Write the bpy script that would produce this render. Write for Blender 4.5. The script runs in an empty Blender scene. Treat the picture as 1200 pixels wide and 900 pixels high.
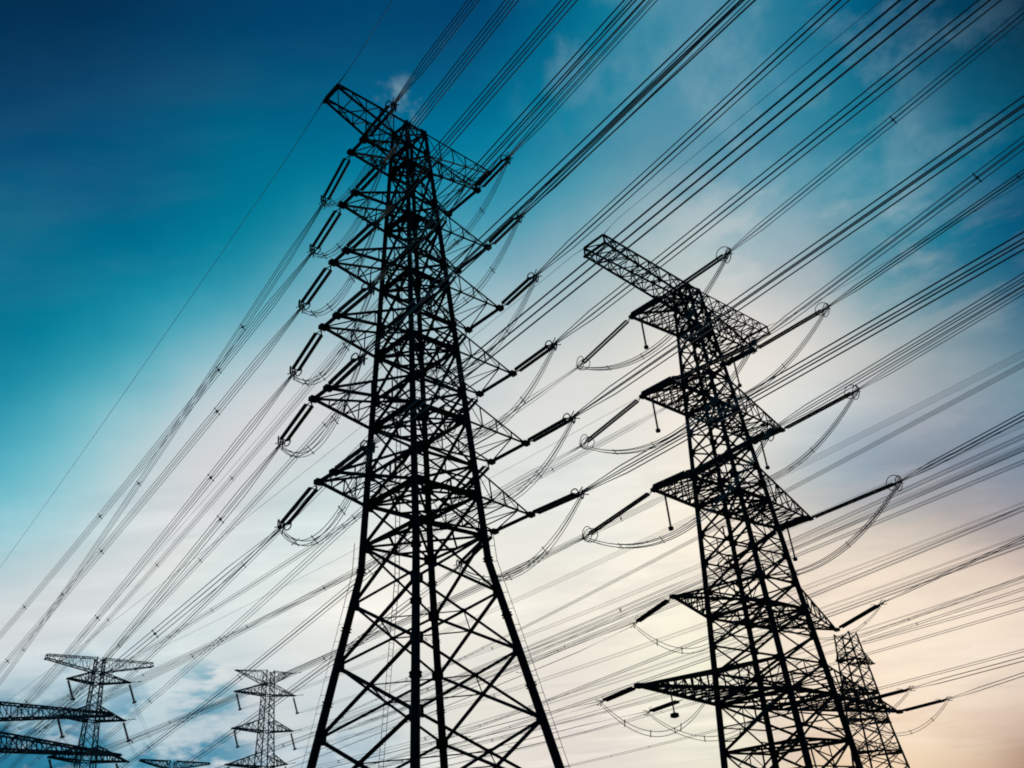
import bpy, bmesh, math, random
from mathutils import Vector, Matrix, Quaternion

random.seed(7)
C = bpy.context.scene
COL = C.collection
R = math.radians
EYE = 1.6                                     # the photographer's eye above the ground

# ------------------------------------------------------------------ camera
cam = bpy.data.cameras.new("camera")
cam.sensor_width = 36.0
cam.lens = 36.0 * 1031.8 / 1200.0
cam.clip_start, cam.clip_end = 0.1, 20000
co = bpy.data.objects.new("camera", cam)
COL.objects.link(co)
PITCH, ROLL = R(29.341), R(-5.515)
_fw = Vector((0, math.cos(PITCH), math.sin(PITCH)))
_up = Vector((0, -math.sin(PITCH), math.cos(PITCH)))
_rt = Vector((1, 0, 0))
_r2 = math.cos(ROLL) * _rt + math.sin(ROLL) * _up
_u2 = -math.sin(ROLL) * _rt + math.cos(ROLL) * _up
co.matrix_world = Matrix(((_r2.x, _u2.x, -_fw.x, 0), (_r2.y, _u2.y, -_fw.y, 0), (_r2.z, _u2.z, -_fw.z, EYE), (0, 0, 0, 1)))
C.camera = co

# ------------------------------------------------------------------ sky, sun, exposure
SUN_EL, SUN_AZ = R(2.5), R(22)                # low sun, just under the right end of the picture
SKY_STRENGTH = 0.05
C.view_settings.view_transform = 'Standard'
C.view_settings.look = 'None'
C.view_settings.exposure = 0.0
C.view_settings.gamma = 1.0
C.view_settings.use_curve_mapping = False
C.cycles.filter_width = 1.85

# the tones of the evening air and its thin cloud veil, by world direction (x, y, z, then colour)
AIR = [
    (-0.445, 0.781, 0.438, 0.954, 1.036, 1.012),
    (-0.361, 0.8, 0.479, 1.1, 0.864, 0.876),
    (-0.328, 0.767, 0.551, 0.013, 0.591, 0.756),
    (-0.457, 0.729, 0.51, 0.0, 0.364, 0.478),
    (-0.434, 0.511, 0.742, 0.0, 0.167, 0.271),
    (-0.354, 0.556, 0.752, 0.0, 0.165, 0.294),
    (-0.233, 0.594, 0.77, 0.0, 0.229, 0.388),
    (-0.097, 0.612, 0.785, 0.0, 0.273, 0.426),
    (0.037, 0.617, 0.786, 0.0, 0.205, 0.385),
    (0.115, 0.645, 0.756, 0.0, 0.505, 0.617),
    (0.194, 0.629, 0.752, 0.462, 0.558, 0.658),
    (0.278, 0.647, 0.71, 0.34, 0.564, 0.639),
    (0.371, 0.609, 0.701, 0.041, 0.356, 0.525),
    (0.436, 0.618, 0.654, 0.0, 0.265, 0.396),
    (0.498, 0.573, 0.651, 0.011, 0.121, 0.187),
    (-0.462, 0.589, 0.663, 0.0, 0.264, 0.43),
    (-0.376, 0.629, 0.681, 0.0, 0.364, 0.536),
    (-0.27, 0.668, 0.694, 0.0, 0.435, 0.553),
    (-0.16, 0.699, 0.697, 0.0, 0.418, 0.56),
    (-0.051, 0.721, 0.692, 0.068, 0.473, 0.62),
    (0.061, 0.727, 0.684, 0.161, 0.532, 0.647),
    (0.171, 0.725, 0.667, 0.496, 0.582, 0.662),
    (0.276, 0.72, 0.637, 0.216, 0.501, 0.645),
    (0.372, 0.696, 0.614, 0.353, 0.612, 0.665),
    (0.445, 0.677, 0.586, 0.0, 0.518, 0.636),
    (0.503, 0.663, 0.554, 0.0, 0.339, 0.434),
    (-0.486, 0.668, 0.564, 0.0, 0.462, 0.569),
    (-0.398, 0.708, 0.583, 0.0, 0.364, 0.494),
    (-0.295, 0.739, 0.606, 0.0, 0.416, 0.505),
    (-0.194, 0.777, 0.599, 0.624, 0.73, 0.795),
    (-0.084, 0.801, 0.592, 0.533, 0.731, 0.786),
    (0.05, 0.805, 0.591, 0.643, 0.698, 0.75),
    (0.164, 0.796, 0.583, 0.762, 0.791, 0.766),
    (0.27, 0.789, 0.552, 0.915, 0.89, 0.856),
    (0.361, 0.764, 0.535, 0.631, 0.486, 0.544),
    (0.436, 0.737, 0.516, 0.0, 0.599, 0.743),
    (0.502, 0.718, 0.483, 0.0, 0.0, 0.217),
    (-0.5, 0.726, 0.473, 0.0, 0.349, 0.518),
    (-0.412, 0.769, 0.488, 0.0, 0.705, 0.769),
    (-0.277, 0.819, 0.502, 1.1, 0.942, 0.898),
    (-0.114, 0.856, 0.505, 0.81, 0.807, 0.814),
    (0.049, 0.868, 0.494, 0.937, 0.907, 0.872),
    (0.227, 0.85, 0.475, 0.979, 0.923, 0.884),
    (0.346, 0.821, 0.454, 1.1, 1.1, 1.019),
    (0.429, 0.799, 0.422, 1.1, 0.816, 0.675),
    (0.495, 0.776, 0.391, 0.428, 0.679, 0.728),
    (-0.495, 0.782, 0.378, 0.201, 0.688, 0.797),
    (-0.383, 0.837, 0.39, 0.945, 0.805, 0.801),
    (-0.253, 0.887, 0.387, 0.721, 0.825, 0.848),
    (-0.089, 0.923, 0.374, 0.891, 0.907, 0.892),
    (0.085, 0.919, 0.385, 0.842, 0.866, 0.866),
    (0.249, 0.899, 0.36, 0.979, 0.922, 0.835),
    (0.366, 0.862, 0.351, 0.21, 0.428, 0.659),
    (0.479, 0.818, 0.319, 0.235, 0.321, 0.551),
    (-0.484, 0.826, 0.287, 0.982, 0.837, 0.819),
    (-0.357, 0.887, 0.292, 0.855, 0.923, 0.911),
    (-0.189, 0.941, 0.282, 1.043, 0.993, 0.937),
    (-0.023, 0.962, 0.272, 0.95, 0.925, 0.873),
    (0.131, 0.948, 0.291, 1.062, 1.015, 0.929),
    (0.267, 0.932, 0.244, 0.951, 0.85, 0.794),
    (0.381, 0.891, 0.248, 0.794, 0.661, 0.531),
    (0.46, 0.853, 0.245, 0.97, 0.714, 0.559),
    (-0.47, 0.859, 0.203, 0.982, 0.969, 0.955),
    (-0.466, 0.874, 0.136, 0.244, 0.563, 0.69),
    (-0.333, 0.93, 0.154, 0.904, 0.875, 0.875),
    (-0.211, 0.964, 0.164, 0.743, 0.799, 0.828),
    (-0.071, 0.987, 0.146, 0.922, 0.899, 0.854),
    (0.072, 0.99, 0.125, 0.891, 0.835, 0.806),
    (0.201, 0.966, 0.161, 1.007, 1.05, 0.902),
    (0.273, 0.956, 0.103, 0.791, 0.703, 0.753),
    (0.365, 0.915, 0.169, 1.1, 1.1, 1.1),
    (0.431, 0.886, 0.173, 1.1, 1.1, 1.029),
    (0.402, 0.909, 0.108, 1.1, 1.1, 1.06),
    (0.343, 0.937, 0.07, 1.051, 0.752, 0.327),
    (0.43, 0.901, 0.059, 0.237, 0.0, 0.0),
    (0.0, -0.954, 0.301, 0.081, 0.169, 0.256),
    (0.905, -0.302, 0.302, 0.123, 0.232, 0.317),
    (-0.905, -0.302, 0.302, 0.123, 0.232, 0.335),
    (0.0, -0.2, 0.98, 0.059, 0.161, 0.256),
]
K_AIR = 200.0

world = bpy.data.worlds.new("World")
C.world = world
world.use_nodes = True
nt = world.node_tree
nt.nodes.clear()
N, L = nt.nodes, nt.links


def vmath(op, a, b=None, s=None):
    n = N.new('ShaderNodeVectorMath'); n.operation = op
    for i, v in enumerate((a, b)):
        if v is None: continue
        if isinstance(v, (tuple, list, Vector)): n.inputs[i].default_value = tuple(v)
        else: L.new(v, n.inputs[i])
    if s is not None:
        if isinstance(s, (int, float)): n.inputs['Scale'].default_value = s
        else: L.new(s, n.inputs['Scale'])
    return n.outputs['Value'] if op in ('DOT_PRODUCT', 'LENGTH') else n.outputs['Vector']


def fmath(op, a, b=None, c=None, clamp=False):
    n = N.new('ShaderNodeMath'); n.operation = op; n.use_clamp = clamp
    for i, v in enumerate((a, b, c)):
        if v is None: continue
        if isinstance(v, (int, float)): n.inputs[i].default_value = v
        else: L.new(v, n.inputs[i])
    return n.outputs[0]


def smooth(v, lo, hi):
    n = N.new('ShaderNodeMapRange'); n.interpolation_type = 'SMOOTHSTEP'
    L.new(v, n.inputs['Value'])
    n.inputs['From Min'].default_value = lo; n.inputs['From Max'].default_value = hi
    return n.outputs['Result']


def noise(vec, scale, detail=4.0, rough=0.55, color=False):
    n = N.new('ShaderNodeTexNoise'); n.noise_dimensions = '3D'
    L.new(vec, n.inputs['Vector'])
    n.inputs['Scale'].default_value = scale; n.inputs['Detail'].default_value = detail
    n.inputs['Roughness'].default_value = rough
    return n.outputs['Color'] if color else n.outputs['Fac']


def mixc(fac, a, b):
    n = N.new('ShaderNodeMix'); n.data_type = 'RGBA'
    if isinstance(fac, (int, float)): n.inputs[0].default_value = fac
    else: L.new(fac, n.inputs[0])
    for i, v in ((6, a), (7, b)):
        if isinstance(v, tuple): n.inputs[i].default_value = (*v, 1.0)
        else: L.new(v, n.inputs[i])
    return n.outputs[2]


tc = N.new('ShaderNodeTexCoord')
d0 = tc.outputs['Generated']                  # the world direction
sep = N.new('ShaderNodeSeparateXYZ'); L.new(d0, sep.inputs[0])
# cloud sheet coordinates: the direction met with a flat sheet overhead
inv = fmath('DIVIDE', 1.0, fmath('ADD', fmath('MAXIMUM', sep.outputs['Z'], 0.0), 0.12))
sheet = vmath('SCALE', d0, s=inv)
rotm = N.new('ShaderNodeMapping'); rotm.vector_type = 'POINT'
L.new(sheet, rotm.inputs['Vector'])
rotm.inputs['Rotation'].default_value = (0, 0, R(-38)); rotm.inputs['Scale'].default_value = (0.55, 1.5, 0.0)
wcol = noise(d0, 5.0, 4.0, 0.55, True)
warp = vmath('SCALE', vmath('SUBTRACT', wcol, (0.5, 0.5, 0.5)), s=0.07)
d = vmath('NORMALIZE', vmath('ADD', d0, warp))
acc, wsum = None, None
for (x, y, z, r, g, b) in AIR:
    w = fmath('EXPONENT', fmath('MULTIPLY_ADD', vmath('DOT_PRODUCT', d, (x, y, z)), K_AIR, -K_AIR + 14.0))
    t = vmath('SCALE', (r, g, b), s=w)
    acc = t if acc is None else vmath('ADD', acc, t)
    wsum = w if wsum is None else fmath('ADD', wsum, w)
airg = vmath('SCALE', acc, s=fmath('DIVIDE', 1.0, fmath('MAXIMUM', wsum, 1e-9)))
airg = vmath('MAXIMUM', vmath('SUBTRACT', vmath('MULTIPLY', airg, (1.075, 1.0, 1.0)), (0.075, 0.0, 0.0)), (0, 0, 0))
gm = N.new('ShaderNodeGamma'); L.new(airg, gm.inputs['Color']); gm.inputs['Gamma'].default_value = 2.2
air = gm.outputs['Color']

nish = N.new('ShaderNodeTexSky'); nish.sky_type = 'NISHITA'; nish.sun_disc = False
nish.sun_elevation = SUN_EL; nish.sun_rotation = SUN_AZ
nish.air_density = 1.0; nish.dust_density = 1.0; nish.ozone_density = 2.0

# wispy cirrus drawn out along the wind
cir = noise(rotm.outputs[0], 3.2, 7.0, 0.58)
cir2 = noise(rotm.outputs[0], 0.9, 3.0, 0.5)
wisp = fmath('MULTIPLY', smooth(cir, 0.42, 0.68), smooth(cir2, 0.38, 0.62))
lum = vmath('DOT_PRODUCT', air, (0.2, 0.6, 0.2))
bright = vmath('ADD', vmath('SCALE', air, s=1.05), vmath('SCALE', (0.22, 0.21, 0.20), s=fmath('MULTIPLY', lum, 1.0, clamp=True)))
dim = vmath('MULTIPLY', air, (0.86, 0.90, 0.94))
a1 = mixc(fmath('MULTIPLY', wisp, 0.55), air, bright)
cir3 = noise(rotm.outputs[0], 5.5, 5.0, 0.5)
a2 = mixc(fmath('MULTIPLY', smooth(cir3, 0.50, 0.74), 0.55), a1, dim)


def bank(base, cx, cy, cz, inner, outer, scale, lo, hi, colour, amount, stretch=(1, 1, 2.2)):
    """a ragged cloud bank round one direction"""
    m = Vector((cx, cy, cz)).normalized()
    near = smooth(vmath('DOT_PRODUCT', d0, tuple(m)), math.cos(R(outer)), math.cos(R(inner)))
    mp = N.new('ShaderNodeMapping'); L.new(d0, mp.inputs['Vector']); mp.inputs['Scale'].default_value = stretch
    n = noise(mp.outputs[0], scale, 5.0, 0.58)
    f = fmath('MULTIPLY', fmath('MULTIPLY', smooth(n, lo, hi), near), amount)
    return mixc(f, base, colour)


def dirv(az, el):
    return (math.sin(R(az)) * math.cos(R(el)), math.cos(R(az)) * math.cos(R(el)), math.sin(R(el)))


# low blue cumulus on the left, with pale heads; a lone puff high up; lavender band on the right
a3 = bank(a2, *dirv(-23, 6.0), 3, 11, 12, 0.38, 0.62, (0.42, 0.56, 0.64), 0.6)
a3 = bank(a3, *dirv(-30, 5.5), 3.5, 7.0, 13, 0.36, 0.56, (0.006, 0.17, 0.30), 0.95)
a3 = bank(a3, *dirv(-22.5, 6.0), 2.5, 7.5, 15, 0.42, 0.60, (0.035, 0.25, 0.40), 0.92)
a3 = bank(a3, *dirv(-20.3, 11.0), 0.3, 2.6, 22, 0.42, 0.60, (0.12, 0.36, 0.48), 0.75, (1, 1, 3.5))
a3 = bank(a3, *dirv(-27.3, 12.3), 0.2, 1.4, 22, 0.40, 0.58, (0.16, 0.40, 0.52), 0.6, (1, 1, 2.5))
a3 = bank(a3, *dirv(-12.5, 6.0), 0.8, 5.0, 18, 0.42, 0.62, (0.30, 0.46, 0.58), 0.6)
a3 = bank(a3, *dirv(-25, 6.5), 2, 8, 28, 0.54, 0.70, (0.62, 0.71, 0.75), 0.55)
a3 = bank(a3, *dirv(21.0, 32.5), 2, 12, 7, 0.50, 0.66, (0.80, 0.76, 0.72), 0.30, (1, 1, 2.6))
a3 = bank(a3, *dirv(27.0, 27.5), 2, 11, 7, 0.46, 0.62, (0.74, 0.68, 0.65), 0.14, (1, 1, 3.4))
a3 = bank(a3, *dirv(20.0, 9.0), 3, 14, 9, 0.48, 0.62, (0.66, 0.47, 0.44), 0.24, (1, 1, 6))
a3 = bank(a3, *dirv(8.0, 15.0), 3, 13, 8, 0.52, 0.66, (0.68, 0.64, 0.60), 0.28, (1, 1, 5))
a3 = bank(a3, *dirv(21.0, 10.0), 1.5, 9.0, 6, 0.28, 0.56, (1.0, 0.84, 0.67), 0.65, (1, 1, 4))
a3 = bank(a3, *dirv(27.0, 41.0), 3, 13, 9, 0.50, 0.68, (0.30, 0.46, 0.55), 0.22, (1, 1.2, 1.6))
a3 = bank(a3, *dirv(-7.9, 47.4), 0.1, 2.0, 30, 0.42, 0.66, (0.24, 0.38, 0.46), 0.6, (1, 1, 1))
a3 = bank(a3, *dirv(22.0, 41.0), 3, 12, 8, 0.46, 0.66, (0.27, 0.43, 0.52), 0.38, (1.3, 0.8, 1.2))
a3 = bank(a3, *dirv(12.0, 49.0), 1, 8, 9, 0.44, 0.64, (0.14, 0.32, 0.43), 0.45, (1.2, 0.8, 1.2))
sky = mixc(0.98, vmath('MULTIPLY', nish.outputs['Color'], (SKY_STRENGTH * .35, SKY_STRENGTH * .9, SKY_STRENGTH)), a3)
bg = N.new('ShaderNodeBackground'); L.new(sky, bg.inputs['Color']); bg.inputs['Strength'].default_value = 1.0
wo = N.new('ShaderNodeOutputWorld'); L.new(bg.outputs[0], wo.inputs['Surface'])

sl = bpy.data.lights.new("sun", 'SUN'); sl.energy = 0.35; sl.angle = R(0.5); sl.color = (1.0, 0.82, 0.62)
so = bpy.data.objects.new("sun", sl); COL.objects.link(so)
_sd = Vector(dirv(22, 2.5))
so.rotation_euler = _sd.to_track_quat('Z', 'Y').to_euler()
so.location = (60, 150, 40)


# ------------------------------------------------------------------ materials
def mat(name, base, rough=0.7, metal=0.0, var=0.25, scale=1.5, bump=0.0):
    m = bpy.data.materials.new(name); m.use_nodes = True
    n = m.node_tree.nodes; l = m.node_tree.links
    b = n['Principled BSDF']; b.inputs['Roughness'].default_value = rough; b.inputs['Metallic'].default_value = metal
    t = n.new('ShaderNodeTexCoord'); z = n.new('ShaderNodeTexNoise')
    l.new(t.outputs['Object'], z.inputs['Vector']); z.inputs['Scale'].default_value = scale
    z.inputs['Detail'].default_value = 6; z.inputs['Roughness'].default_value = 0.6
    r = n.new('ShaderNodeValToRGB'); l.new(z.outputs['Fac'], r.inputs[0])
    r.color_ramp.elements[0].position = 0.3; r.color_ramp.elements[1].position = 0.72
    r.color_ramp.elements[0].color = (*[c * (1 - var) for c in base], 1)
    r.color_ramp.elements[1].color = (*[c * (1 + var) for c in base], 1)
    l.new(r.outputs[0], b.inputs['Base Color'])
    if bump:
        bp = n.new('ShaderNodeBump'); l.new(z.outputs['Fac'], bp.inputs['Height'])
        bp.inputs['Strength'].default_value = bump; l.new(bp.outputs[0], b.inputs['Normal'])
    return m


M_STEEL = mat('weathered_dark_steel', (0.022, 0.024, 0.027), 0.75, 0.0, 0.35, 2.0)
M_HAZESTEEL = mat('haze_paled_steel', (0.12, 0.15, 0.165), 0.8, 0.0, 0.35, 1.0)  # distance haze put into the base colour: paler, bluer steel for far towers
M_FLARESTEEL = mat('flare_browned_steel', (0.26, 0.15, 0.09), 0.8, 0.0, 0.4, 1.0)  # brown of low haze and flare painted into this tower's steel
M_CABLE = mat('aluminium_cable', (0.36, 0.43, 0.47), 0.6, 0.0, 0.2, 4.0)
M_GLAZE = mat('dark_porcelain', (0.016, 0.022, 0.026), 0.45, 0.0, 0.2, 6.0)
M_FITTING = mat('galvanised_fitting', (0.035, 0.038, 0.042), 0.65, 0.0, 0.3, 5.0)
M_CONC = mat('footing_concrete', (0.30, 0.29, 0.27), 0.9, 0.0, 0.25, 3.0, 0.3)
M_GRASS = mat('rough_grass', (0.055, 0.075, 0.03), 0.95, 0.0, 0.55, 0.35, 0.6)


# ------------------------------------------------------------------ mesh helpers
class MB:
    """collects tubes, bars and plates and links them as one mesh object"""
    def __init__(s): s.v, s.f = [], []

    def loft(s, rings, caps=True):
        b = len(s.v); n = len(rings[0])
        for r in rings: s.v += [tuple(p) for p in r]
        for i in range(len(rings) - 1):
            for j in range(n):
                k = (j + 1) % n
                s.f.append((b + i * n + j, b + i * n + k, b + (i + 1) * n + k, b + (i + 1) * n + j))
        if caps:
            s.f.append(tuple(b + j for j in reversed(range(n))))
            s.f.append(tuple(b + (len(rings) - 1) * n + j for j in range(n)))

    @staticmethod
    def frame(t, up=None):
        t = t.normalized()
        u = up if up is not None else (Vector((0, 0, 1)) if abs(t.z) < 0.95 else Vector((1, 0, 0)))
        x = t.cross(u).normalized(); y = x.cross(t).normalized()
        return x, y

    def angle(s, p, q, w, up=None):
        """rolled steel angle from p to q, leg width w"""
        p, q = Vector(p), Vector(q); x, y = s.frame(q - p, up); th = max(w * 0.16, 0.012)
        prof = [(0, 0), (w, 0), (w, th), (th, th), (th, w), (0, w)]
        o = -0.42 * w
        s.loft([[c + x * (a + o) + y * (b + o) for a, b in prof] for c in (p, q)])

    def tube(s, pts, r, n=8, caps=True):
        pts = [Vector(p) for p in pts]; rr = r if isinstance(r, (list, tuple)) else [r] * len(pts)
        x = None; rings = []
        for i, p in enumerate(pts):
            t = (pts[min(i + 1, len(pts) - 1)] - pts[max(i - 1, 0)])
            if x is None: x, y = s.frame(t)
            else:
                t = t.normalized(); x = (x - t * x.dot(t)).normalized(); y = x.cross(t) * -1
            rings.append([p + (x * math.cos(2 * math.pi * j / n) + y * math.sin(2 * math.pi * j / n)) * rr[i] for j in range(n)])
        s.loft(rings, caps)

    def box(s, c, hx, hy, hz, X=None, Y=None, Z=None):
        c = Vector(c); X = X or Vector((1, 0, 0)); Y = Y or Vector((0, 1, 0)); Z = Z or Vector((0, 0, 1))
        r = [[c + X * a * hx + Y * b * hy + Z * e * hz for a, b in ((-1, -1), (1, -1), (1, 1), (-1, 1))] for e in (-1, 1)]
        s.loft(r)

    def ring(s, c, R_, r, nrm, n=20, m=6):
        c = Vector(c); x, y = s.frame(Vector(nrm)); nz = Vector(nrm).normalized(); b = len(s.v)
        for i in range(n):
            a = 2 * math.pi * i / n; dr = x * math.cos(a) + y * math.sin(a)
            for j in range(m):
                e = 2 * math.pi * j / m
                s.v.append(tuple(c + dr * (R_ + r * math.cos(e)) + nz * r * math.sin(e)))
        for i in range(n):
            for j in range(m):
                s.f.append((b + i * m + j, b + ((i + 1) % n) * m + j, b + ((i + 1) % n) * m + (j + 1) % m, b + i * m + (j + 1) % m))

    def build(s, name, m, parent=None, smooth=False):
        me = bpy.data.meshes.new(name); me.from_pydata(s.v, [], s.f); me.materials.append(m)
        bm = bmesh.new(); bm.from_mesh(me); bmesh.ops.recalc_face_normals(bm, faces=bm.faces); bm.to_mesh(me); bm.free()
        if smooth:
            for p in me.polygons: p.use_smooth = True
        o = bpy.data.objects.new(name, me); COL.objects.link(o)
        if parent: o.parent = parent
        return o


def thing(name, label, cat, loc=(0, 0, 0), rz=0.0, group=None):
    o = bpy.data.objects.new(name, None); COL.objects.link(o); o.empty_display_size = 0.5
    o.location = loc; o.rotation_euler = (0, 0, rz); o['label'] = label; o['category'] = cat
    if group: o['group'] = group
    return o


def lerp(a, b, t): return a + (b - a) * t


# ------------------------------------------------------------------ ground
g = MB()
nr, ns = 26, 64
rad = [0] + [4 * 1.32 ** i for i in range(nr)]
for i, rr in enumerate(rad[1:]):
    for j in range(ns):
        a = 2 * math.pi * j / ns
        g.v.append((rr * math.cos(a), 80 + rr * math.sin(a), 0.0))
g.v.append((0, 80, 0)); cidx = len(g.v) - 1
for j in range(ns): g.f.append((cidx, j, (j + 1) % ns))
for i in range(len(rad) - 2):
    for j in range(ns): g.f.append((i * ns + j, i * ns + (j + 1) % ns, (i + 1) * ns + (j + 1) % ns, (i + 1) * ns + j))
go = g.build('ground', M_GRASS); go['kind'] = 'structure'


# ------------------------------------------------------------------ lattice towers
def width_at(prof, z):
    for (z0, w0), (z1, w1) in zip(prof, prof[1:]):
        if z <= z1 or (z1, w1) == prof[-1]: return lerp(w0, w1, (z - z0) / (z1 - z0))


SG = ((-1, 1), (-1, -1), (1, -1), (1, 1))     # the four legs, in order round the body


def lattice_tower(root, prof, panels, horiz, leg_r, brace_w, m, plates=True, flange=(), subdiv=(), diam=(), plan=(), n=10, leg_style='tube'):
    """legs, flanges, four braced faces and the plan bracing of a tower body; z in metres above the eye"""
    z0, z1 = prof[0][0], prof[-1][0]
    P = lambda k, z: Vector((SG[k][0] * width_at(prof, z), SG[k][1] * width_at(prof, z), z + EYE))
    rl = lambda z: lerp(leg_r[0], leg_r[1], (z - z0) / (z1 - z0))
    zs = sorted(set([z for z, _ in prof] + list(panels)))
    for k in range(4):
        b = MB(); b.tube([P(k, z) for z in zs], [rl(z) for z in zs], n)
        lg = b.build('leg', m, root, smooth=(n > 6))
        if flange:
            for zf in flange:
                f = MB(); t = (P(k, zf + .1) - P(k, zf)).normalized()
                f.tube([P(k, zf) - t * .12, P(k, zf) + t * .12], rl(zf) * 1.42, 12); f.build('flange', m, lg)
        if z0 < -1.5:
            f = MB(); c = P(k, z0); f.tube([(c.x, c.y, -0.4), (c.x, c.y, .35), (c.x, c.y, .42)], [1.0, .9, .82], 16); f.build('footing', M_CONC, lg)
    for k in range(4):
        j = (k + 1) % 4; b = MB()
        nrm = (P(k, z0 + 1) + P(j, z0 + 1)); nrm.z = 0; nrm.normalize()
        off = nrm * 0.02
        pl = list(panels)
        for i in range(len(pl) - 1):
            a, c = pl[i], pl[i + 1]
            bw = brace_w * lerp(1.0, 0.86, (a - z0) / (z1 - z0))
            b.angle(P(k, a), P(j, c), bw, nrm); b.angle(P(j, a) + off, P(k, c) + off, bw, nrm)
            wa, wc = width_at(prof, a), width_at(prof, c)
            X = lerp(P(k, a), P(j, c), wa / (wa + wc))
            if i in subdiv:
                zm = X.z - EYE
                b.angle(X, P(k, zm), bw * .6, nrm); b.angle(X, P(j, zm), bw * .6, nrm)
                mt = lerp(P(k, c), P(j, c), .5); b.angle(X, mt, bw * .6, nrm)
                b.angle(lerp(P(k, a), X, .5), P(k, lerp(a, zm, .45)), bw * .5, nrm); b.angle(lerp(P(j, a), X, .5), P(j, lerp(a, zm, .45)), bw * .5, nrm)
                b.angle(lerp(P(k, c), X, .5), mt, bw * .5, nrm); b.angle(lerp(P(j, c), X, .5), mt, bw * .5, nrm)
            if plates:
                b.box(X, .17, .02, .17, nrm.cross(Vector((0, 0, 1))), nrm, Vector((0, 0, 1)))
        for z, wz in horiz: b.angle(P(k, z), P(j, z), wz * (1.25 if k in (1, 3) and False else 1.0), nrm)
        if plates:
            for z in pl:
                for q, s_ in ((k, 1), (j, -1)):
                    t = (P(j, z) - P(k, z)).normalized() * s_
                    sz = rl(z) * .95 + (.12 if z < 24 else .2)
                    b.box(P(q, z) + t * (sz * .55), sz, .02, sz * .95, t, nrm, Vector((0, 0, 1)))
        b.build('braced_face', m, root)
    if diam or plan:
        for i in diam:
            b = MB()
            a, c = panels[i], panels[i + 1]; wa, wc = width_at(prof, a), width_at(prof, c)
            X = [lerp(P(k, a), P((k + 1) % 4, c), wa / (wa + wc)) for k in range(4)]
            for k in range(4): b.angle(X[k], X[(k + 1) % 4], brace_w * .4)
            b.build('plan_bracing', m, root)
        for z in plan:
            b = MB()
            b.angle(P(0, z), P(2, z), brace_w * .95); b.angle(P(1, z) + Vector((0, 0, .05)), P(3, z) + Vector((0, 0, .05)), brace_w * .95)
            mid = [lerp(P(k, z), P((k + 1) % 4, z), .5) for k in range(4)]
            for k in range(4): b.angle(mid[k], mid[(k + 1) % 4], brace_w * .75)
            b.build('plan_bracing', m, root)


def cross_arm(root, prof, side, reach, zl, zu, tipw, ztip, cw, lw, bays, m, tip_depth=0.0, dense=True, through=True, plate=.34, name='cross_arm'):
    """a tapering truss arm: two lower and two upper chords, tip beam, zig-zag lacing on all faces"""
    P = lambda w, s, z: Vector((side * w, s * w, z + EYE))
    wl, wu = width_at(prof, zl), width_at(prof, zu)
    tl = {s: Vector((side * reach, s * tipw, ztip + EYE)) for s in (-1, 1)}
    tu = {s: Vector((side * reach, s * tipw, ztip + tip_depth + EYE)) for s in (-1, 1)}
    rl = {s: P(wl, s, zl) for s in (-1, 1)}; ru = {s: P(wu, s, zu) for s in (-1, 1)}
    b = MB(); up = Vector((0, 0, 1))
    for s in (-1, 1):
        b.angle(rl[s], tl[s], cw, up); b.angle(ru[s], tu[s], cw * .85, up)
    if tipw > .05:
        b.angle(tl[-1] - Vector((0, .3, 0)), tl[1] + Vector((0, .3, 0)), cw * 1.15, up)
        if tip_depth > .1:
            b.angle(tu[-1], tu[1], cw, up)
            for s in (-1, 1): b.angle(tl[s], tu[s], cw * .8)
    arm = b.build(name, m, root)
    c = MB()
    for i in range(bays):
        t0, t1 = i / bays, (i + 1) / bays
        for (A, B) in ((rl, tl),) + (((ru, tu),) if dense else ()):
            p0, q0 = lerp(A[-1], B[-1], t0), lerp(A[1], B[1], t0); p1, q1 = lerp(A[-1], B[-1], t1), lerp(A[1], B[1], t1)
            if i % 2: c.angle(p0, q1, lw, up)
            else: c.angle(q0, p1, lw, up)
            if dense and A is rl: c.angle(p0, q1, lw, up) if i % 2 == 0 else c.angle(q0, p1, lw, up)
            if i and (p0 - q0).length > .2: c.angle(p0, q0, lw, up)
        for s in (-1, 1):
            l0, l1 = lerp(rl[s], tl[s], t0), lerp(rl[s], tl[s], t1); u0, u1 = lerp(ru[s], tu[s], t0), lerp(ru[s], tu[s], t1)
            if i % 2: c.angle(l0, u1, lw)
            else: c.angle(u0, l1, lw)
            if i and (l0 - u0).length > .25: c.angle(l0, u0, lw)
    c.build('lacing', m, arm)
    if plate:
        for s in ((-1, 1) if tipw > .05 else (1,)):
            e = MB(); e.box(tl[s], plate, plate * .8, plate * .55); e.build('attachment_plate', m, arm)
    return arm


# --- the near tower ---------------------------------------------------------
YAW1 = R(45.443)
t1 = thing('transmission_tower', 'tallest black lattice pylon left of centre, six arms a side and tubular legs', 'pylon', (-8.385, 68.411, 0), YAW1)
PROF1 = [(-1.6, 7.97), (22.5, 3.62), (70.0, 1.23)]
Z1 = [70.0, 64.38, 57.06, 49.82, 42.53, 35.28, 28.15]
PAN1 = [-1.6, 4.9, 10.2, 15.3, 19.9, 24.6, 28.15, 30.9, 35.28, 38.0, 42.53, 45.2, 49.82, 52.4, 57.06, 59.6, 64.38, 66.8, 70.0]
H1 = [(24.6, .26)] + [(z, .36) for z in Z1[1:]] + [(z, .2) for z in (30.9, 38.0, 45.2, 52.4, 59.6, 66.8, 70.0)]
lattice_tower(t1, PROF1, PAN1, H1, (.36, .20), .22, M_STEEL, flange=(6.4, 12.6, 18.0, 22.6), subdiv=(6, 8, 10, 12, 14),
              diam=(1, 2, 3), plan=[24.6] + Z1[1:] + [70.0])
AL1 = [9.602, 6.551, 7.484, 8.379, 9.215, 9.940, 9.238]
AR1 = [10.429, 7.039, 7.837, 8.800, 9.709, 10.553, 10.245]
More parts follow.
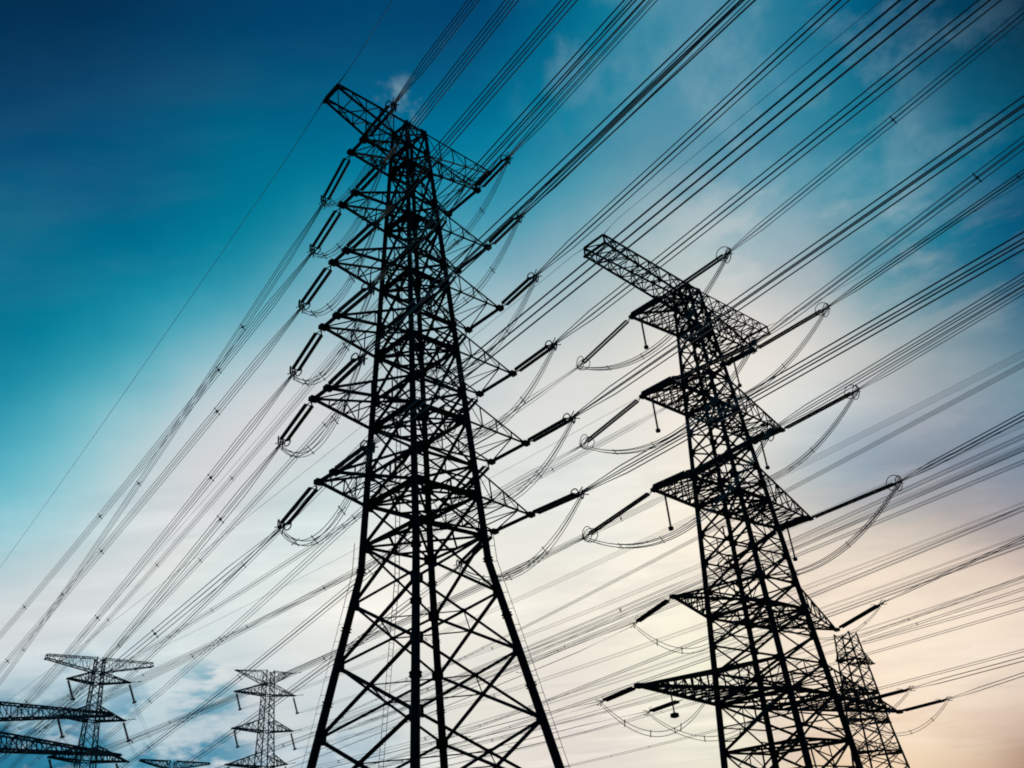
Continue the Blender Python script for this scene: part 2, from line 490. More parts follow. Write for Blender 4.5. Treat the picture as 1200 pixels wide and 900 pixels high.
cross_arm(t1, PROF1, -1, AL1[0], 66.8, 70.0, 1.145, 69.6, .19, .09, 5, M_STEEL, .4, dense=False, plate=.2)
cross_arm(t1, PROF1, 1, AR1[0], 66.8, 70.0, 1.145, 69.6, .19, .09, 5, M_STEEL, .4, dense=False, plate=.2)
for i in range(1, 7):
    zu = Z1[i] + 2.7 if i > 1 else 66.8
    cross_arm(t1, PROF1, -1, AL1[i], Z1[i], zu, 1.084, Z1[i], .21, .085, 4, M_STEEL, dense=False)
    cross_arm(t1, PROF1, 1, AR1[i], Z1[i], zu, 2.427, Z1[i], .21, .085, 4, M_STEEL, dense=False)
# ladder up the middle of the far left face, climbing rails on the outside of two legs
b = MB()
lad = lambda z: Vector((0, width_at(PROF1, z) + .1, z + EYE))
for s in (-.22, .22): b.tube([lad(-1.2) + Vector((s, 0, 0)), lad(22.5) + Vector((s, 0, 0)), lad(66) + Vector((s, 0, 0))], .035, 6)
for i in range(130):
    z = -1 + i * .5; b.tube([lad(z) - Vector((.22, 0, 0)), lad(z) + Vector((.22, 0, 0))], .02, 5)
b.build('ladder', M_STEEL, t1)
for k in (0, 2):
    b = MB(); sx, sy = SG[k]
    Q = lambda z, o: Vector((sx * (width_at(PROF1, z) + o), sy * (width_at(PROF1, z) + o), z + EYE))
    b.tube([Q(-1.2, .5), Q(22.5, .5), Q(25, .5)], .026, 6)
    for i in range(20):
        z = -1 + i * 1.3; b.tube([Q(z, .2), Q(z, .5)], .026, 5)
    b.build('climbing_rail', M_STEEL, t1)

# --- the tower right of centre ----------------------------------------------
YAW2 = R(44.779)
t2 = thing('transmission_tower', 'black lattice pylon right of centre with wide top beam and long insulators', 'pylon', (27.53, 110.413, 0), YAW2)
PROF2 = [(-1.6, 6.0), (32.1, 3.875), (75.0, 1.409)]
Z2 = [75.0, 67.477, 54.405, 40.807, 26.217, 16.028]
PAN2 = [-1.6, 5.0, 10.8, 16.03, 19.6, 22.9, 26.22, 29.6, 33.2, 37.0, 40.81, 43.2, 45.8, 48.6, 51.5, 54.4, 56.8, 59.4, 62.0, 64.7, 67.48, 69.9, 72.4, 75.0]
H2 = [(10.8, .26), (16.03, .36), (19.6, .2), (26.22, .34), (29.4, .2), (40.81, .4), (45.8, .26), (54.4, .4), (59.4, .26), (67.48, .4), (72.4, .24), (75.0, .24)]
lattice_tower(t2, PROF2, PAN2, H2, (.42, .22), .25, M_STEEL, plan=[10.8] + Z2, subdiv=(1, 2, 3, 5, 7, 8))
AL2 = [20.487, 11.375, 12.219, 13.264, 16.619, 24.933]
AR2 = [18.981, 11.533, 13.773, 15.178, 19.156, 30.999]
cross_arm(t2, PROF2, -1, AL2[0], 72.0, 75.0, 1.814, 73.6, .25, .12, 8, M_STEEL, 1.4, plate=.2)
cross_arm(t2, PROF2, 1, AR2[0], 72.0, 75.0, 1.814, 73.6, .25, .12, 8, M_STEEL, 1.4, plate=.2)
for i in (1, 2, 3):
    cross_arm(t2, PROF2, -1, AL2[i], Z2[i], Z2[i] + 4.4, 2.506, Z2[i], .34, .125, 6, M_STEEL, .5, plate=.38)
    cross_arm(t2, PROF2, 1, AR2[i], Z2[i], Z2[i] + 5.0, 2.415, Z2[i], .34, .125, 6, M_STEEL, .4, plate=.38)
cross_arm(t2, PROF2, -1, AL2[4], Z2[4], Z2[4] + 3.2, .0, Z2[4], .28, .12, 6, M_STEEL, dense=False, plate=.36)
cross_arm(t2, PROF2, 1, AR2[4], Z2[4], Z2[4] + 3.2, .0, Z2[4], .28, .12, 6, M_STEEL, dense=False, plate=.36)
cross_arm(t2, PROF2, -1, AL2[5], Z2[5], Z2[5] + 3.6, .0, Z2[5], .34, .13, 9, M_STEEL, plate=.42)
cross_arm(t2, PROF2, 1, AR2[5], Z2[5], Z2[5] + 3.6, .0, Z2[5], .34, .13, 9, M_STEEL, plate=.42)


# --- far towers ------------------------------------------------------------
def far_tower(label, x, y, yaw, prof, panels, arms, m, cat='pylon', leg=(.24, .13), bw=.16, beam=None):
    t = thing('transmission_tower', label, cat, (x, y, 0), R(yaw))
    lattice_tower(t, prof, panels, [(a[3], .24) for a in arms], leg, bw, m, plates=False, n=6)
    for (side, reach, ztip, zl, zu, tw, td, cw, bays) in arms:
        rod = 0
        if side > 0 and tw == .3 and td == 0 and bays >= 4 and cw <= .34: rod, reach = 2.8, reach - 2.6
        arm = cross_arm(t, prof, side, reach, zl, zu, tw, ztip, cw, cw * .45, bays, m, td, plate=.25)
        if rod:
            b = MB(); b.tube([(reach - .2, 0, ztip + EYE), (reach + rod, 0, ztip + .5 + EYE)], .11, 6); b.build('tip_rod', m, arm)
    return t


def steps(z0, z1, n): return [lerp(z0, z1, i / n) for i in range(n + 1)]


PA = [(-1.6, 3.2), (42, 1.35), (56.4, .95)]
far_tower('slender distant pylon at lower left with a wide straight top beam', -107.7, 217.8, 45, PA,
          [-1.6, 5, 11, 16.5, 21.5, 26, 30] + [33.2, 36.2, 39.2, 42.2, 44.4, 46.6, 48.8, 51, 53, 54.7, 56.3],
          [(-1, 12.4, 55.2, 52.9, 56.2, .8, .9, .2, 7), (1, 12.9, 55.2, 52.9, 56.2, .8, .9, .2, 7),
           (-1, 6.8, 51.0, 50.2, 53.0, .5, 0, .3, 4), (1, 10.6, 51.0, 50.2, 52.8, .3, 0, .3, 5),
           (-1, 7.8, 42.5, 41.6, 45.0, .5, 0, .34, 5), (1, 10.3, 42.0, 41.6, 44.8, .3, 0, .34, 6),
           (-1, 8.2, 33.5, 32.6, 36.2, .5, 0, .36, 5), (1, 9.8, 32.7, 32.6, 36.0, .3, 0, .36, 6)], M_HAZESTEEL)
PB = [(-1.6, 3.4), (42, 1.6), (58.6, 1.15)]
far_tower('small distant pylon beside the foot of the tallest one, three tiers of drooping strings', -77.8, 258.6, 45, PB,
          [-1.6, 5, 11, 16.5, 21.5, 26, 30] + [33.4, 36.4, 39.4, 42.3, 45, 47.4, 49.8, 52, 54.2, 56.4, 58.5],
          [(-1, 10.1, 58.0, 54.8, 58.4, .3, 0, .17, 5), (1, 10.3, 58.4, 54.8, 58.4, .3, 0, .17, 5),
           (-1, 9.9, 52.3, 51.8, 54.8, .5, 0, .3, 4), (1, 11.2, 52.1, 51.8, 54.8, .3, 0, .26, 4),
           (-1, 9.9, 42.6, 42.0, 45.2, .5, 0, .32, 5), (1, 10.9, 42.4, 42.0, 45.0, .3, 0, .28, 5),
           (-1, 11.1, 33.4, 32.8, 36.4, .5, 0, .34, 5), (1, 9.4, 33.6, 32.8, 36.0, .3, 0, .3, 4)], M_HAZESTEEL)
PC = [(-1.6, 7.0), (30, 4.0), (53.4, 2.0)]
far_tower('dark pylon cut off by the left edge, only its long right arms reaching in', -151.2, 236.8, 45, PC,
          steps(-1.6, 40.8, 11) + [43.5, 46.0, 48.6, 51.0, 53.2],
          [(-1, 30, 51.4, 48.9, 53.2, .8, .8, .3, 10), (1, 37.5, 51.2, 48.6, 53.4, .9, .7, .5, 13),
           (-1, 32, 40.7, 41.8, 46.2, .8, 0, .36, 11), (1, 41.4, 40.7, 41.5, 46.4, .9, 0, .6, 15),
           (-1, 32, 31.0, 32.0, 36.2, .8, 0, .36, 11), (1, 30, 31.0, 32.0, 36.2, .8, 0, .42, 11)], M_HAZESTEEL, leg=(.4, .25), bw=.24)
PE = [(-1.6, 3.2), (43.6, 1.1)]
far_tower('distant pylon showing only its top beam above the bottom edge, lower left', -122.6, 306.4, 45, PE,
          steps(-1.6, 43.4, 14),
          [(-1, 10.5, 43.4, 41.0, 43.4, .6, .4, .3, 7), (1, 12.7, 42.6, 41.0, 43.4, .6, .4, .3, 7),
           (-1, 9, 35.0, 34.6, 37.5, .5, 0, .3, 5), (1, 9, 35.0, 34.6, 37.5, .5, 0, .3, 5)], M_HAZESTEEL)
PD = [(-1.6, 6.2), (24, 3.5), (46.0, 1.9)]
far_tower('brownish distant pylon behind the right flank of the pylon with long insulators', 75.6, 222.5, 45, PD,
          [-1.6, 5, 10.5, 15.5, 18.7, 22.2, 25.6, 28.9, 32.1, 34.6, 37.1, 39.5, 41.4, 43.6, 45.8],
          [(1, 10.2, 39.5, 39.3, 41.6, .4, 0, .26, 4), (-1, 7, 39.0, 39.3, 41.6, .4, 0, .26, 4),
           (1, 7.5, 32.1, 32.0, 34.4, .4, 0, .26, 4), (-1, 9, 32.1, 32.0, 34.4, .4, 0, .26, 4),
           (1, 10.2, 25.6, 25.5, 28.0, .4, 0, .26, 4), (-1, 10, 25.6, 25.5, 28.0, .4, 0, .26, 4),
           (1, 11.0, 18.7, 18.6, 21.2, .4, 0, .26, 4), (-1, 10, 18.7, 18.6, 21.2, .4, 0, .26, 4)], M_FLARESTEEL, leg=(.32, .22), bw=.23)

# ------------------------------------------------------------------ the lines
# (tower, side, direction, tier), arm tip, live end of the string, heading, start slope, sag curvature, length
LINES = [
    (['main', 'R', 'up', 1], [-1.72, 71.72, 64.38], [1.96, 66.57, 63.83], -54.5, -0.0571, 0.0002, 140),
    (['main', 'L', 'up', 1], [-12.21, 62.98, 64.38], [-8.28, 57.91, 63.55], -52.25, -0.0544, 0.0002, 140),
    (['main', 'L', 'down', 1], [-13.75, 64.5, 64.38], [-17.75, 69.53, 62.44], 128.5, -0.1218, 0.0002, 225),
    (['main', 'R', 'down', 1], [-5.18, 75.13, 64.38], [-9.12, 79.91, 62.88], 129.5, -0.12, 0.0002, 225),
    (['main', 'R', 'up', 2], [-1.16, 72.29, 57.06], [2.43, 67.4, 56.76], -53.75, -0.058, 0.0002, 140),
    (['main', 'L', 'up', 2], [-12.86, 62.32, 57.06], [-9.37, 57.68, 56.03], -53.0, -0.0564, 0.0002, 140),
    (['main', 'L', 'down', 2], [-14.41, 63.84, 57.06], [-18.39, 68.26, 55.2], 132.0, -0.1152, 0.0002, 225),
    (['main', 'R', 'down', 2], [-4.62, 75.7, 57.06], [-8.56, 80.48, 55.56], 129.5, -0.12, 0.0002, 225),
    (['main', 'R', 'up', 3], [-0.48, 72.98, 49.82], [3.4, 67.43, 49.49], -55.0, -0.056, 0.0002, 140),
    (['main', 'L', 'up', 3], [-13.49, 61.68, 49.82], [-9.91, 56.97, 48.72], -52.75, -0.0612, 0.0002, 140),
    (['main', 'L', 'down', 3], [-15.04, 63.2, 49.82], [-19.14, 67.84, 48.4], 131.5, -0.1185, 0.0002, 225),
    (['main', 'R', 'down', 3], [-3.94, 76.38, 49.82], [-7.88, 81.17, 48.32], 129.5, -0.12, 0.0002, 225),
    (['main', 'R', 'up', 4], [0.16, 73.63, 42.53], [4.35, 67.59, 41.86], -55.25, -0.0554, 0.0002, 140),
    (['main', 'L', 'up', 4], [-14.08, 61.08, 42.53], [-10.07, 55.67, 41.24], -53.5, -0.0571, 0.0002, 140),
    (['main', 'L', 'down', 4], [-15.62, 62.61, 42.53], [-19.54, 67.4, 40.93], 129.25, -0.1145, 0.0002, 225),
    (['main', 'R', 'down', 4], [-3.3, 77.03, 42.53], [-7.25, 81.82, 41.03], 129.5, -0.12, 0.0002, 225),
    (['main', 'R', 'up', 5], [0.75, 74.23, 35.28], [5.14, 67.53, 34.26], -56.75, -0.0576, 0.0002, 140),
    (['main', 'L', 'up', 5], [-14.59, 60.57, 35.28], [-10.9, 55.76, 34.97], -52.5, -0.0599, 0.0002, 140),
    (['main', 'L', 'down', 5], [-16.13, 62.09, 35.28], [-20.32, 67.45, 34.09], 128.0, -0.1153, 0.0002, 225),
    (['main', 'R', 'down', 5], [-2.71, 77.63, 35.28], [-6.65, 82.42, 33.78], 129.5, -0.12, 0.0002, 225),
    (['main', 'R', 'up', 6], [0.53, 74.01, 28.15], [4.98, 67.22, 27.12], -56.75, -0.0569, 0.0002, 140),
    (['main', 'L', 'up', 6], [-14.09, 61.07, 28.15], [-10.17, 55.71, 27.59], -53.75, -0.0574, 0.0002, 140),
    (['main', 'L', 'down', 6], [-15.64, 62.59, 28.15], [-19.8, 66.86, 26.26], 134.25, -0.1168, 0.0002, 225),
    (['main', 'R', 'down', 6], [-2.93, 77.41, 28.15], [-6.87, 82.2, 26.65], 129.5, -0.12, 0.0002, 225),
    (['second', 'R', 'up', 1], [37.42, 116.82, 67.48], [44.77, 103.69, 65.65], -60.75, -0.0547, 0.0002, 140),
    (['second', 'L', 'up', 1], [21.22, 100.62, 67.48], [28.49, 88.64, 65.61], -58.75, -0.0526, 0.0002, 140),
    (['second', 'R', 'down', 1], [34.02, 120.25, 67.48], [25.63, 126.57, 64.68], 143, -0.12, 0.00022, 225),
    (['second', 'R', 'up', 2], [39.01, 118.4, 54.41], [45.73, 104.76, 52.91], -63.75, -0.055, 0.0002, 140),
    (['second', 'L', 'up', 2], [20.62, 100.03, 54.41], [27.83, 85.87, 50.53], -63.0, -0.055, 0.0002, 140),
    (['second', 'R', 'down', 2], [35.61, 121.83, 54.41], [27.22, 128.15, 51.61], 143, -0.12, 0.00022, 225),
    (['second', 'R', 'up', 3], [40.01, 119.39, 40.81], [46.21, 102.11, 38.54], -70.25, -0.0535, 0.0002, 140),
    (['second', 'L', 'up', 3], [19.88, 99.29, 40.81], [27.15, 85.47, 39.48], -62.25, -0.0537, 0.0002, 140),
    (['second', 'R', 'down', 3], [36.6, 122.82, 40.81], [28.22, 129.14, 38.01], 143, -0.12, 0.00022, 225),
    (['second', 'L', 'down', 1], [17.69, 104.18, 67.48], [9.91, 111.25, 64.31], 137.75, -0.1158, 0.00022, 225),
    (['second', 'L', 'down', 2], [17.09, 103.59, 54.41], [8.77, 110.15, 51.2], 141.75, -0.1149, 0.00022, 225),
    (['second', 'L', 'down', 3], [16.35, 102.85, 40.81], [7.42, 109.33, 37.76], 144.0, -0.1156, 0.00022, 225),
    (['second', 'L', 'down', 4], [15.73, 98.71, 26.22], [11.21, 102.37, 24.43], 141.0, -0.1094, 0.0002, 225),
    (['second', 'R', 'up', 4], [41.13, 123.91, 26.22], [45.18, 115.59, 27.33], -64.0, 0.0379, 0.0002, 120),
    (['second', 'L', 'down', 5], [9.83, 92.85, 16.03], [5.88, 95.83, 15.29], 143.0, -0.0339, 0.0002, 225),
    (['second', 'R', 'up', 5], [49.53, 132.25, 16.03], [53.41, 124.3, 16.05], -64.0, 0.0477, 0.0002, 120),
    (['second', 'L', 'down', 6], [15.62, 104.05, 16.03], [11.75, 106.96, 15.47], 143.0, -0.0403, 0.0002, 225),
    (['second', 'R', 'up', 6], [40.2, 118.77, 16.03], [43.84, 111.3, 15.91], -64.0, -0.0127, 0.0002, 120),
    (['main', 'L', 'earthup', 0], [-14.31, 60.77, 70.0], [-12.67, 58.6, 69.53], -53.0, -0.0065, 0.0001, 140),
    (['main', 'L', 'earthdown', 0], [-15.94, 62.37, 70.0], [-21.13, 68.56, 69.12], 130.0, -0.0331, 0.00012, 225),
    (['main', 'R', 'earthup', 0], [-0.25, 75.04, 70.0], [1.53, 72.63, 70.36], -53.5, 0.0356, 0.0001, 140),
    (['main', 'R', 'earthdown', 0], [-1.88, 76.65, 70.0], [-5.06, 80.5, 69.5], 129.5, -0.1, 0.00015, 225),
    (['second', 'L', 'earthup', 0], [14.27, 94.69, 75.0], [15.97, 91.86, 75.06], -59.0, -0.1649, 0.0001, 140),
    (['second', 'L', 'earthdown', 0], [11.71, 97.27, 75.0], [10.23, 98.43, 74.85], 142.0, -0.2155, 0.00015, 225),
    (['second', 'R', 'earthup', 0], [42.28, 122.49, 75.0], [44.2, 119.03, 73.9], -61.0, -0.1536, 0.0001, 140),
    (['second', 'R', 'earthdown', 0], [39.73, 125.07, 75.0], [35.78, 128.14, 74.5], 142, -0.1, 0.00015, 225),
    (['free', 'R', 'free', 0], [51.77, 169.24, 63.46], [51.77, 169.24, 63.46], -62, -0.0288, 5e-05, 81.3),
    (['free', 'R', 'free', 1], [52.4, 168.06, 53.55], [52.4, 168.06, 53.55], -62, -0.0364, 5e-05, 75.7),
    (['free', 'R', 'free', 2], [55.91, 178.38, 55.14], [55.91, 178.38, 55.14], -62, -0.039, 5e-05, 77.7),
    (['free', 'R', 'free', 3], [58.25, 187.15, 56.16], [58.25, 187.15, 56.16], -62, -0.0473, 5e-05, 79.8),
    (['free', 'R', 'free', 4], [53.17, 166.6, 42.18], [53.17, 166.6, 42.18], -62, -0.0105, 5e-05, 69.8),
    (['free', 'R', 'free', 5], [54.92, 163.31, 37.59], [54.92, 163.31, 37.59], -62, -0.0184, 5e-05, 64.0),
    (['free', 'R', 'free', 6], [86.58, 246.61, 49.42], [86.58, 246.61, 49.42], -62, 0.0096, 5e-05, 77.3),
    (['free', 'R', 'free', 7], [87.25, 245.36, 48.15], [87.25, 245.36, 48.15], -62, -0.0132, 5e-05, 74.9),
    (['free', 'R', 'free', 8], [91.39, 237.57, 47.29], [91.39, 237.57, 47.29], -62, -0.0414, 5e-05, 65.2),
    (['free', 'R', 'free', 9], [93.58, 233.46, 44.38], [93.58, 233.46, 44.38], -62, -0.0234, 5e-05, 59.7),
    (['free', 'R', 'free', 10], [93.51, 233.58, 35.52], [93.51, 233.58, 35.52], -62, -0.0115, 5e-05, 56.3),
]
ORD = ['', 'topmost', 'second', 'third', 'fourth', 'fifth', 'lowest']
TOW = {'main': 'left big pylon', 'second': 'right big pylon'}
SIDE = {'L': 'left', 'R': 'right'}


def curve_point(Q, az, s, k, x):
    return Vector((Q.x + math.cos(az) * x, Q.y + math.sin(az) * x, Q.z + s * x + k * x * x))


def offsets(n, dsp):
    if n == 1: return [(0, 0)]
    if n == 4: return [(-dsp / 2, -dsp / 2), (dsp / 2, -dsp / 2), (dsp / 2, dsp / 2), (-dsp / 2, dsp / 2)]
    return [(dsp * math.cos(2 * math.pi * i / n + .5), dsp * math.sin(2 * math.pi * i / n + .5)) for i in range(n)]


def bundle(label, cat, Q, az, s, k, length, n, dsp, r, group, spacers, name='conductor_bundle', seg=26):
    root = thing(name, label, cat, tuple(Q), 0, group)
    H = Vector((-math.sin(az), math.cos(az), 0)); U = Vector((0, 0, 1)); O = Q
    xs = [length * (i / seg) for i in range(seg + 1)]
    for (a, c) in offsets(n, dsp):
        b = MB()
        b.tube([curve_point(Q, az, s, k, x) - O + (H * a + U * c) * min(1, .25 + x / 3.0) for x in xs], r, 6)
        b.build('conductor', M_CABLE, root, True)
    for x in spacers:
        if x >= length: continue
        b = MB(); p = curve_point(Q, az, s, k, x) - O; A = Vector((math.cos(az), math.sin(az), 0)); ofs = offsets(n, dsp)
        if n == 4:
            for i in (0, 1):
                p0 = p + (H * ofs[i][0] + U * ofs[i][1]) * 1.3; p1 = p + (H * ofs[i + 2][0] + U * ofs[i + 2][1]) * 1.3
                b.tube([p0, p1], .055, 6)
            b.box(p, .1, .1, .1)
        else:
            b.tube([p - H * dsp * .75, p + H * dsp * .75], .06, 6)
            if n == 6: b.tube([p - U * dsp, p + U * dsp], .05, 6)
        b.build('spacer', M_FITTING, root)
    return root


def earth_wire(label, Q0, P, az, s, k, length, group):
    root = thing('ground_wire', label, 'wire', tuple(P), 0, group)
    b = MB(); O = P; xs = [length * i / 26 for i in range(27)]
    b.tube([Vector((0, 0, 0))] + [curve_point(Q0, az, s, k, x) - O for x in xs], .028, 6)
    b.build('conductor', M_CABLE, root, True)
    b = MB(); D = (Q0 - O).normalized(); b.tube([D * .1, D * .9], .06, 6); b.tube([D * .7, D * 1.7], .045, 6)
    b.build('dead_end_clamp', M_FITTING, root)
    return root


def insulator(label, P, Q, gap, rod_r, sheds, ringR, group):
    """two parallel shedded rods between a yoke at the arm and a yoke at the live end"""
    root = thing('insulator_string', label, 'insulator', tuple(P), 0, group)
    D = (Q - P); Ln = D.length; D = D.normalized()
    H = D.cross(Vector((0, 0, 1))).normalized(); V = H.cross(D)
    a, e = min(.9, Ln * .14), Ln - min(1.0, Ln * .13)
    b = MB(); b.tube([D * 0, D * (a * .55)], .07, 6)
    for s in (-1, 1): b.tube([D * (a * .5), D * a + H * s * gap], .06, 6)
    b.tube([D * a - H * gap * 1.1, D * a + H * gap * 1.1], .06, 6); b.build('tower_yoke', M_FITTING, root)
    for s in (-1, 1):
        b = MB(); pts = []; rr = []
        n = sheds
        for i in range(n):
            x = lerp(a, e, (i + .1) / n); st = (e - a) / n
            pts += [x, x + st * .18, x + st * .6, x + st * .8]; rr += [rod_r * .62, rod_r, rod_r * .92, rod_r * .62]
        b.tube([D * x + H * s * gap for x in pts], rr, 8)
        b.build('insulator_rod', M_GLAZE, root, True)
    b = MB(); b.tube([D * e - H * gap * 1.35, D * e + H * gap * 1.35], .07, 6)
    for s in (-1, 1):
        b.tube([D * e + H * s * gap, D * Ln], .06, 6)
        for v in (-1, 1): b.tube([D * (e + .1), D * (Ln + .25) + H * s * .28 + V * v * .28], .05, 6)
    b.build('line_yoke', M_FITTING, root)
    if ringR:
        for s in (-1, 1):
            b = MB(); c = D * (e + .25) + H * s * (gap + .12)
            b.ring(c, ringR, .055, (D * .35 + H * s).normalized(), 24, 6)
            b.tube([D * (e + .1) + H * s * gap, c - (D * ringR * .55)], .035, 5)
            b.build('grading_ring', M_FITTING, root)
    else:
        b = MB()
        for s in (-1, 1):
            b.tube([D * e + H * s * gap, D * (e - .1) + H * s * (gap + .35) + V * .2, D * (e - .6) + H * s * (gap + .45) + V * .25], .03, 5)
        b.build('arcing_horn', M_FITTING, root)
    return root


def jumper(label, A, B, drop, n, dsp, r, group, skew=.5, spac=(.2, .42, .7)):
    root = thing('jumper_loop', label, 'cable', tuple(A), 0, group)
    O = A; M = lerp(A, B, skew) - Vector((0, 0, drop))
    H = (B - A).cross(Vector((0, 0, 1))).normalized()
    def pt(t):
        c = M * 2 - (A + B) * .5                # the quadratic passes through M
        return A * (1 - t) ** 2 + c * 2 * t * (1 - t) + B * t * t
    for (a, c) in offsets(n, dsp):
        b = MB(); b.tube([pt(i / 22) - O + (H * a + Vector((0, 0, c))) * (.5 + .5 * math.sin(math.pi * i / 22)) for i in range(23)], r, 6)
        b.build('conductor', M_CABLE, root, True)
    for t in spac:
        p = pt(t) - O; b = MB(); ofs = offsets(n, dsp)
        for i in range(len(ofs) // 2):
            o0, o1 = ofs[i], ofs[i + len(ofs) // 2]
            b.tube([p + H * o0[0] * 1.4 + Vector((0, 0, o0[1] * 1.4)), p + H * o1[0] * 1.4 + Vector((0, 0, o1[1] * 1.4))], .05, 6)
        b.build('spacer', M_FITTING, root)
    return root


GR_STR = {'main': 'tension insulators on the tallest pylon', 'second': 'tension insulators on the pylon right of centre'}
ENDS = {}
rnd = random.Random(3)
for (key, P, Q, az, s, k, length) in LINES:
    tw, sd, dr, i = key
    P = Vector(P) + Vector((0, 0, EYE)); Q = Vector(Q) + Vector((0, 0, EYE)); az = R(az)
    if dr.startswith('earth'):
        way = 'rising up right' if dr == 'earthup' else 'running down left'
        earth_wire('ground wire %s from the %s end of the %s top beam' % (way, SIDE[sd], TOW[tw]), Q, P, az, s, k, length, 'ground wires on the pylon tops')
        continue
    x0 = rnd.uniform(14, 26)
    sp = [x0 + j * rnd.uniform(34, 44) for j in range(6)]
    if dr == 'up': sp = {('second', 'L', 1): [25], ('second', 'L', 2): [30], ('second', 'R', 1): [29.5]}.get((tw, sd, i), [60, 105])
    if dr == 'free':
        six = ['topmost', 'second', 'third', 'fourth', 'fifth', 'lowest']
        five = ['topmost', 'second', 'third', 'fourth', 'lowest']
        text = ('pale far bundle behind the right big pylon, %s of six at the right edge' % six[i] if i < 6 else
                'thin brownish far bundle above the brown pylon, %s of five at the right edge' % five[i - 6])
        Q = curve_point(Q, az, s, k, -330) if i not in (6, 7) else Q
        if i not in (6, 7): s = s - 2 * k * 330; length += 330
        bundle(text, 'power line', Q, az, s, k, length, 4, .5, .04 if i < 6 else .034, 'far bundles passing on the right', sp)
        continue
    low = tw == 'second' and i >= 4
    way = 'up right' if dr == 'up' else 'down left'
    tier = ORD[i] if tw == 'main' else (['', 'topmost', 'second', 'third', 'fourth', 'fifth front', 'fifth back'][i])
    nsub = 2 if low else 4
    if tw == 'second' and dr == 'up' and sd == 'R' and i <= 3: nsub = 6
    dsp = .54 if tw == 'main' else (.4 if nsub == 6 else .6)
    bundle('wire bundle running %s from the %s %s arm of the %s' % (way, tier, SIDE[sd], TOW[tw]), 'power line',
           Q, az, s, k, length, nsub, dsp, (.045 if dr == 'up' else .036) if tw == 'main' else (.045 if dr == 'up' else .038), 'conductor bundles strung from the two big pylons', sp)
    insulator('twin insulator pulling %s from the %s %s arm of the %s' % (way, tier, SIDE[sd], TOW[tw]), P, Q,
                  .28 if tw == 'main' else .28, .175 if tw == 'main' else .18, 22 if tw == 'main' else 40,
              (.36 if tw == 'main' else 0 if low else .95), GR_STR[tw])
    ENDS[(tw, sd, dr, i)] = Q

for tw in ('main', 'second'):
    for sd in 'LR':
        for i in range(1, 7):
            A, B = ENDS.get((tw, sd, 'down', i)), ENDS.get((tw, sd, 'up', i))
            if A is None or B is None: continue
            jumper('slack jumper loop under the %s %s arm of the %s' % (ORD[i], SIDE[sd], TOW[tw]), A, B,
                   3.6 if tw == 'main' else 5.5, 4, .42 if tw == 'main' else .5, .029 if tw == 'main' else .05, 'jumper loops under the pylon arms')
# the lower arms carry half loops on to the far side
for key in list(ENDS):
    tw, sd, dr, i = key
    if tw != 'second' or i < 4: continue
    c = Vector((27.53, 110.413, 0)); A = ENDS[key]
    a = Vector((math.cos(YAW2), math.sin(YAW2), 0)) * (-1 if sd == 'L' else 1); l = Vector((-math.sin(YAW2), math.cos(YAW2), 0))
    rt = max(4.0, (A - c).dot(a) - 8.0)
    B = c + a * rt + l * (-3 if dr == 'down' else 3) + Vector((0, 0, A.z - .4))
    tier = ['', '', '', '', 'fourth', 'fifth front', 'fifth back'][i]
    jumper('drooping jumper below the %s %s arm of the right big pylon' % (tier, SIDE[sd]), A, B, 3.4, 2, .4, .035, 'jumper loops under the pylon arms')


def hanging_string(label, P, Q, r, group, weight=.32, n=20):
    root = thing('suspension_insulator', label, 'insulator', tuple(P), 0, group)
    D = Q - P; Ln = D.length; D.normalize()
    b = MB(); pts, rr = [], []
    for i in range(n):
        x = lerp(.3, Ln - .35, i / n); st = (Ln - .65) / n
        pts += [x, x + st * .2, x + st * .6, x + st * .8]; rr += [r * .6, r, r * .92, r * .6]
    b.tube([D * x for x in pts], rr, 8); b.build('insulator_rod', M_GLAZE, root, True)
    b = MB(); b.tube([D * 0, D * .35], .06, 6); b.build('hanger', M_FITTING, root)
    b = MB(); b.tube([D * (Ln - .4), D * (Ln - .25), D * (Ln + .1), D * (Ln + .2)], [.08, weight, weight, .1], 12); b.build('counterweight', M_FITTING, root)
    return root


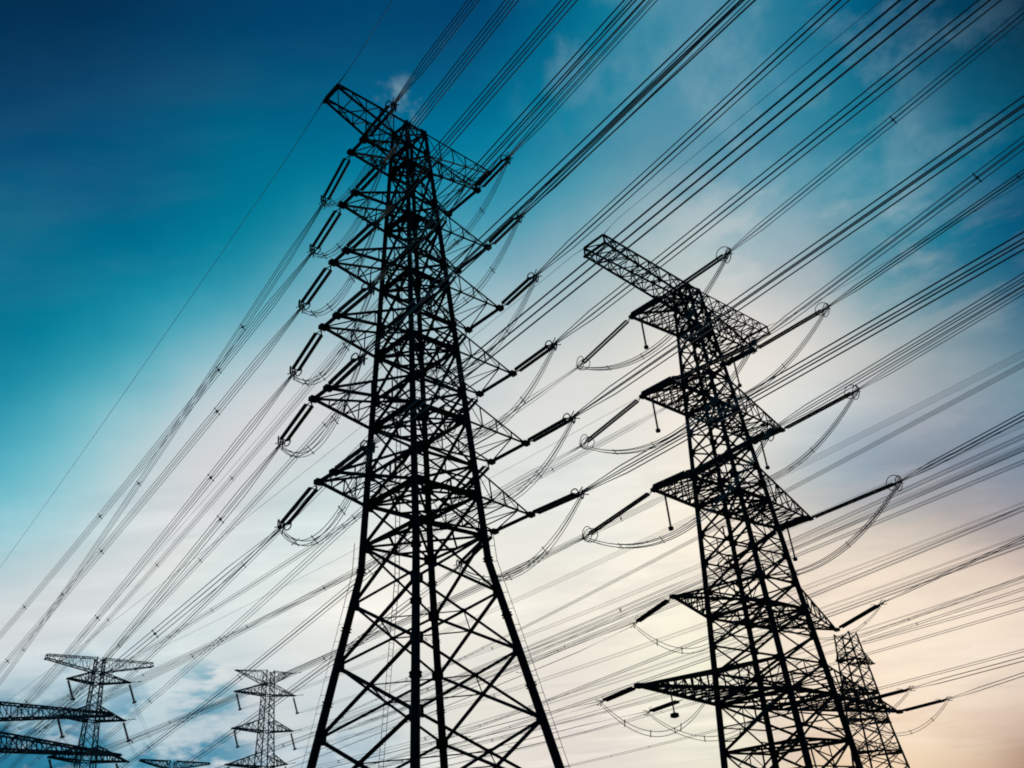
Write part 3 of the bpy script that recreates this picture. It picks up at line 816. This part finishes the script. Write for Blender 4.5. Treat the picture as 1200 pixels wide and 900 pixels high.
l2 = Vector((-math.sin(YAW2), math.cos(YAW2), 0)); a2v = Vector((math.cos(YAW2), math.sin(YAW2), 0)); c2 = Vector((27.53, 110.413, EYE))
for sd, sg_, AA in (('L', -1, AL2), ('R', 1, AR2)):
    for i in (1, 2, 3):
        P = c2 + a2v * sg_ * (AA[i] - (.8 if sd == 'L' else 1.4)) + l2 * (1.6 if sd == 'L' else 0.6) + Vector((0, 0, Z2[i] - .1))
        hanging_string('rod hanging under the %s %s arm of the right big pylon' % (ORD[i], SIDE[sd]), P, P - Vector((0, 0, 5.2)), .15,
                       'hanging rods on the pylon right of centre')
P = c2 - a2v * (AL2[5] - 5.0) + Vector((0, 0, Z2[5] - .1))
hanging_string('short rod with a heavy ball under the widest lowest arm of the right pylon', P, P - Vector((0, 0, 2.6)), .1, 'hanging rods on the pylon right of centre', .45, 10)

# inclined strings of the far suspension towers with their wires
for nm, cx, cy, tiers in (('slender', -107.7, 217.8, [(-6.8, 51.0), (7.8, 51.0), (-7.8, 42.5), (7.5, 42.0), (-8.2, 33.5), (7.0, 32.7)]),
                          ('small', -77.8, 258.6, [(-9.6, 52.2), (8.2, 52.0), (-9.6, 42.5), (7.8, 42.3), (-10.6, 33.3), (6.4, 33.5)])):
    av = Vector((math.cos(R(45)), math.sin(R(45)), 0))
    for j, (t_, z) in enumerate(tiers):
        P = Vector((cx, cy, z + EYE - .2)) + av * t_
        Q = P + Vector((.9, 0, -4.6)) + av * (1.0 if nm == 'slender' else .5)
        hanging_string('leaning insulator on the %s %s arm of the %s distant pylon' % (['topmost', 'middle', 'lowest'][j // 2], 'left' if t_ < 0 else 'right', nm),
                       P, Q, .3, 'insulators on the far pylons', .5, 12)
        if nm == 'slender':
            bundle('faint wires sinking right from the %s %s arm of the slender distant pylon' % (['topmost', 'middle', 'lowest'][j // 2], 'left' if t_ < 0 else 'right'), 'power line',
                   Q, R(107), -.055, 1.5e-4, 210, 2, .5, .03, 'bundles on the far pylons', [40, 90, 150])
        if nm == 'small':
            bundle('faint bundle climbing right from the %s %s arm of the small distant pylon' % (['topmost', 'middle', 'lowest'][j // 2], 'left' if t_ < 0 else 'right'), 'power line',
                   Q, R(-50), -.06, 2.4e-4, 262, 4, .5, .02, 'bundles on the far pylons', [20, 60, 95])
